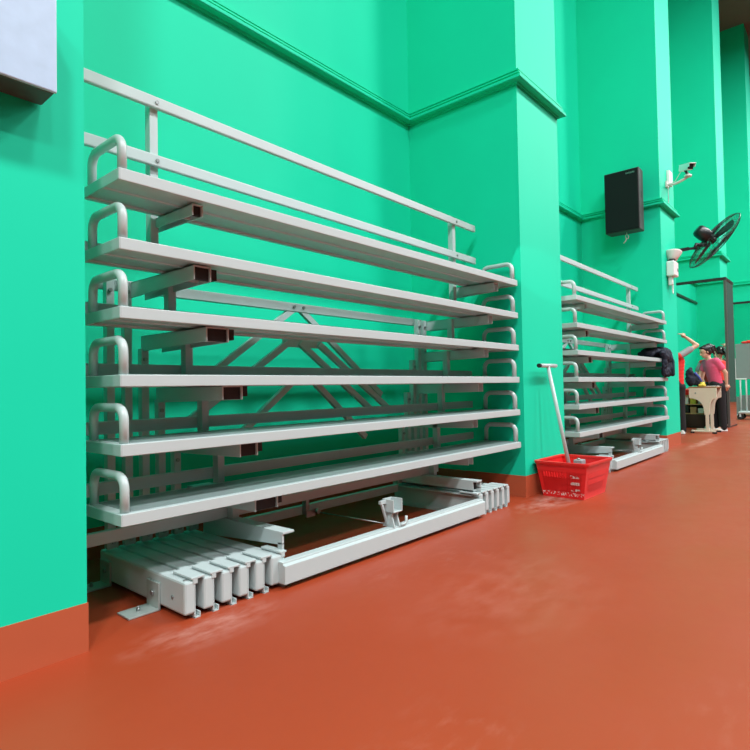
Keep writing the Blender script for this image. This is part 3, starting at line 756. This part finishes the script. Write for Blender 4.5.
# ------------------------------------------------------------------ dark jacket draped on the farther bleacher
ox, oy = 9.29, 2.245
t = empty('draped_jacket', (ox, oy, 1.0735), 'dark navy jacket draped over the end of a deck on the farther bleacher', 'jacket')
mb = MB()
def blob(x, y, z, rx, ry, rz): mb.ell((x, y, z), (rx, ry, rz))
blob(-.06, .17, .385, .24, .16, .070); blob(-.28, .19, .360, .15, .12, .050); blob(.03, .08, .385, .13, .15, .075)
blob(-.14, -.02, .36, .17, .055, .06); blob(.0, -.02, .35, .14, .06, .08)
for bx_, bz_ in ((-.18, .30), (-.05, .30), (.06, .28), (-.19, .20), (-.06, .20), (.06, .18), (-.17, .10), (-.05, .09), (.05, .09), (-.12, .05), (.0, .045)):
    blob(bx_, -.035+.012*math.sin(bx_*40+bz_*23), bz_, .085, .042, .075 if bz_ > .06 else .042)
jk = mb.build('jacket_body', 'navy', t, remesh=.010)
tx_ = bpy.data.textures.new('cloth folds', 'CLOUDS'); tx_.noise_scale = .07
dm = jk.modifiers.new('folds', 'DISPLACE'); dm.texture = tx_; dm.strength = .05; dm.mid_level = .5
mb = MB(); mb.cap((.09, .02, .36), (.12, -.055, .24), .045, .042); mb.cap((.12, -.055, .24), (.11, -.065, .05), .042, .034); mb.build('sleeve', 'navy', t, remesh=.010)
mb = MB(); mb.tube([(.02, -.075, .37), (.03, -.098, .25), (.02, -.10, .14), (.02, -.085, .05)], .010, 8); mb.build('strap', 'navyblue', t)

# ------------------------------------------------------------------ light
def lamp(x, y, z, power, size=.55, aim=None):
    l = bpy.data.lights.new('high_bay_lamp', 'AREA'); l.shape = 'DISK'; l.size = size; l.energy = power; l.color = (.95, .99, 1.0)
    o = bpy.data.objects.new('high_bay_lamp', l); C.objects.link(o); o.location = (x, y, z)
    if aim: o.rotation_euler = (Vector(aim)-o.location).to_track_quat('-Z', 'Y').to_euler()
    return o
for x in (-8, -3, 2, 7, 12, 17, 22, 27):
    k = 1.25 if x < -2 else .80 if x < 5 else 1.12
    lamp(x, -3.1, 10.6, 745*k, 1.2); lamp(x+1.5, -7.2, 10.6, 370*k, 1.0); lamp(x+.7, -11.6, 10.6, 70*k, 1.0)
sp = bpy.data.lights.new('spot_lamp', 'SPOT'); sp.energy = 2600; sp.spot_size = math.radians(2.3); sp.spot_blend = .06; sp.shadow_soft_size = .01
so = bpy.data.objects.new('spot_lamp', sp); C.objects.link(so); so.location = (-6, -.7, 2.9)
so.rotation_euler = (Vector((5.2, 2.295, 2.05))-so.location).to_track_quat('-Z', 'Y').to_euler()
w = bpy.data.worlds.new('World'); bpy.context.scene.world = w; w.use_nodes = True
w.node_tree.nodes['Background'].inputs[0].default_value = (.9, .95, 1, 1); w.node_tree.nodes['Background'].inputs[1].default_value = .3

# ------------------------------------------------------------------ camera
F_PX, YAW, PIT, ROL = 562.5074, .8562, .0223, -.0176
fw = Vector((math.sin(YAW)*math.cos(PIT), math.cos(YAW)*math.cos(PIT), math.sin(PIT)))
r = Vector((math.cos(YAW), -math.sin(YAW), 0)); u = r.cross(fw)
r2 = r*math.cos(ROL)+u*math.sin(ROL); u2 = -r*math.sin(ROL)+u*math.cos(ROL)
cd = bpy.data.cameras.new('camera'); cam = bpy.data.objects.new('camera', cd); C.objects.link(cam)
m = Matrix((r2, u2, -fw)).transposed().to_4x4(); m.translation = (0, 0, 1.0); cam.matrix_world = m
cd.sensor_width = 36; cd.sensor_fit = 'HORIZONTAL'; cd.lens = F_PX/750*36; cd.clip_start = .05; cd.clip_end = 100
sc = bpy.context.scene; sc.camera = cam
vs = sc.view_settings; vs.view_transform = 'Standard'; vs.look = 'None'; vs.gamma = 1; vs.exposure = -.42; vs.use_curve_mapping = False
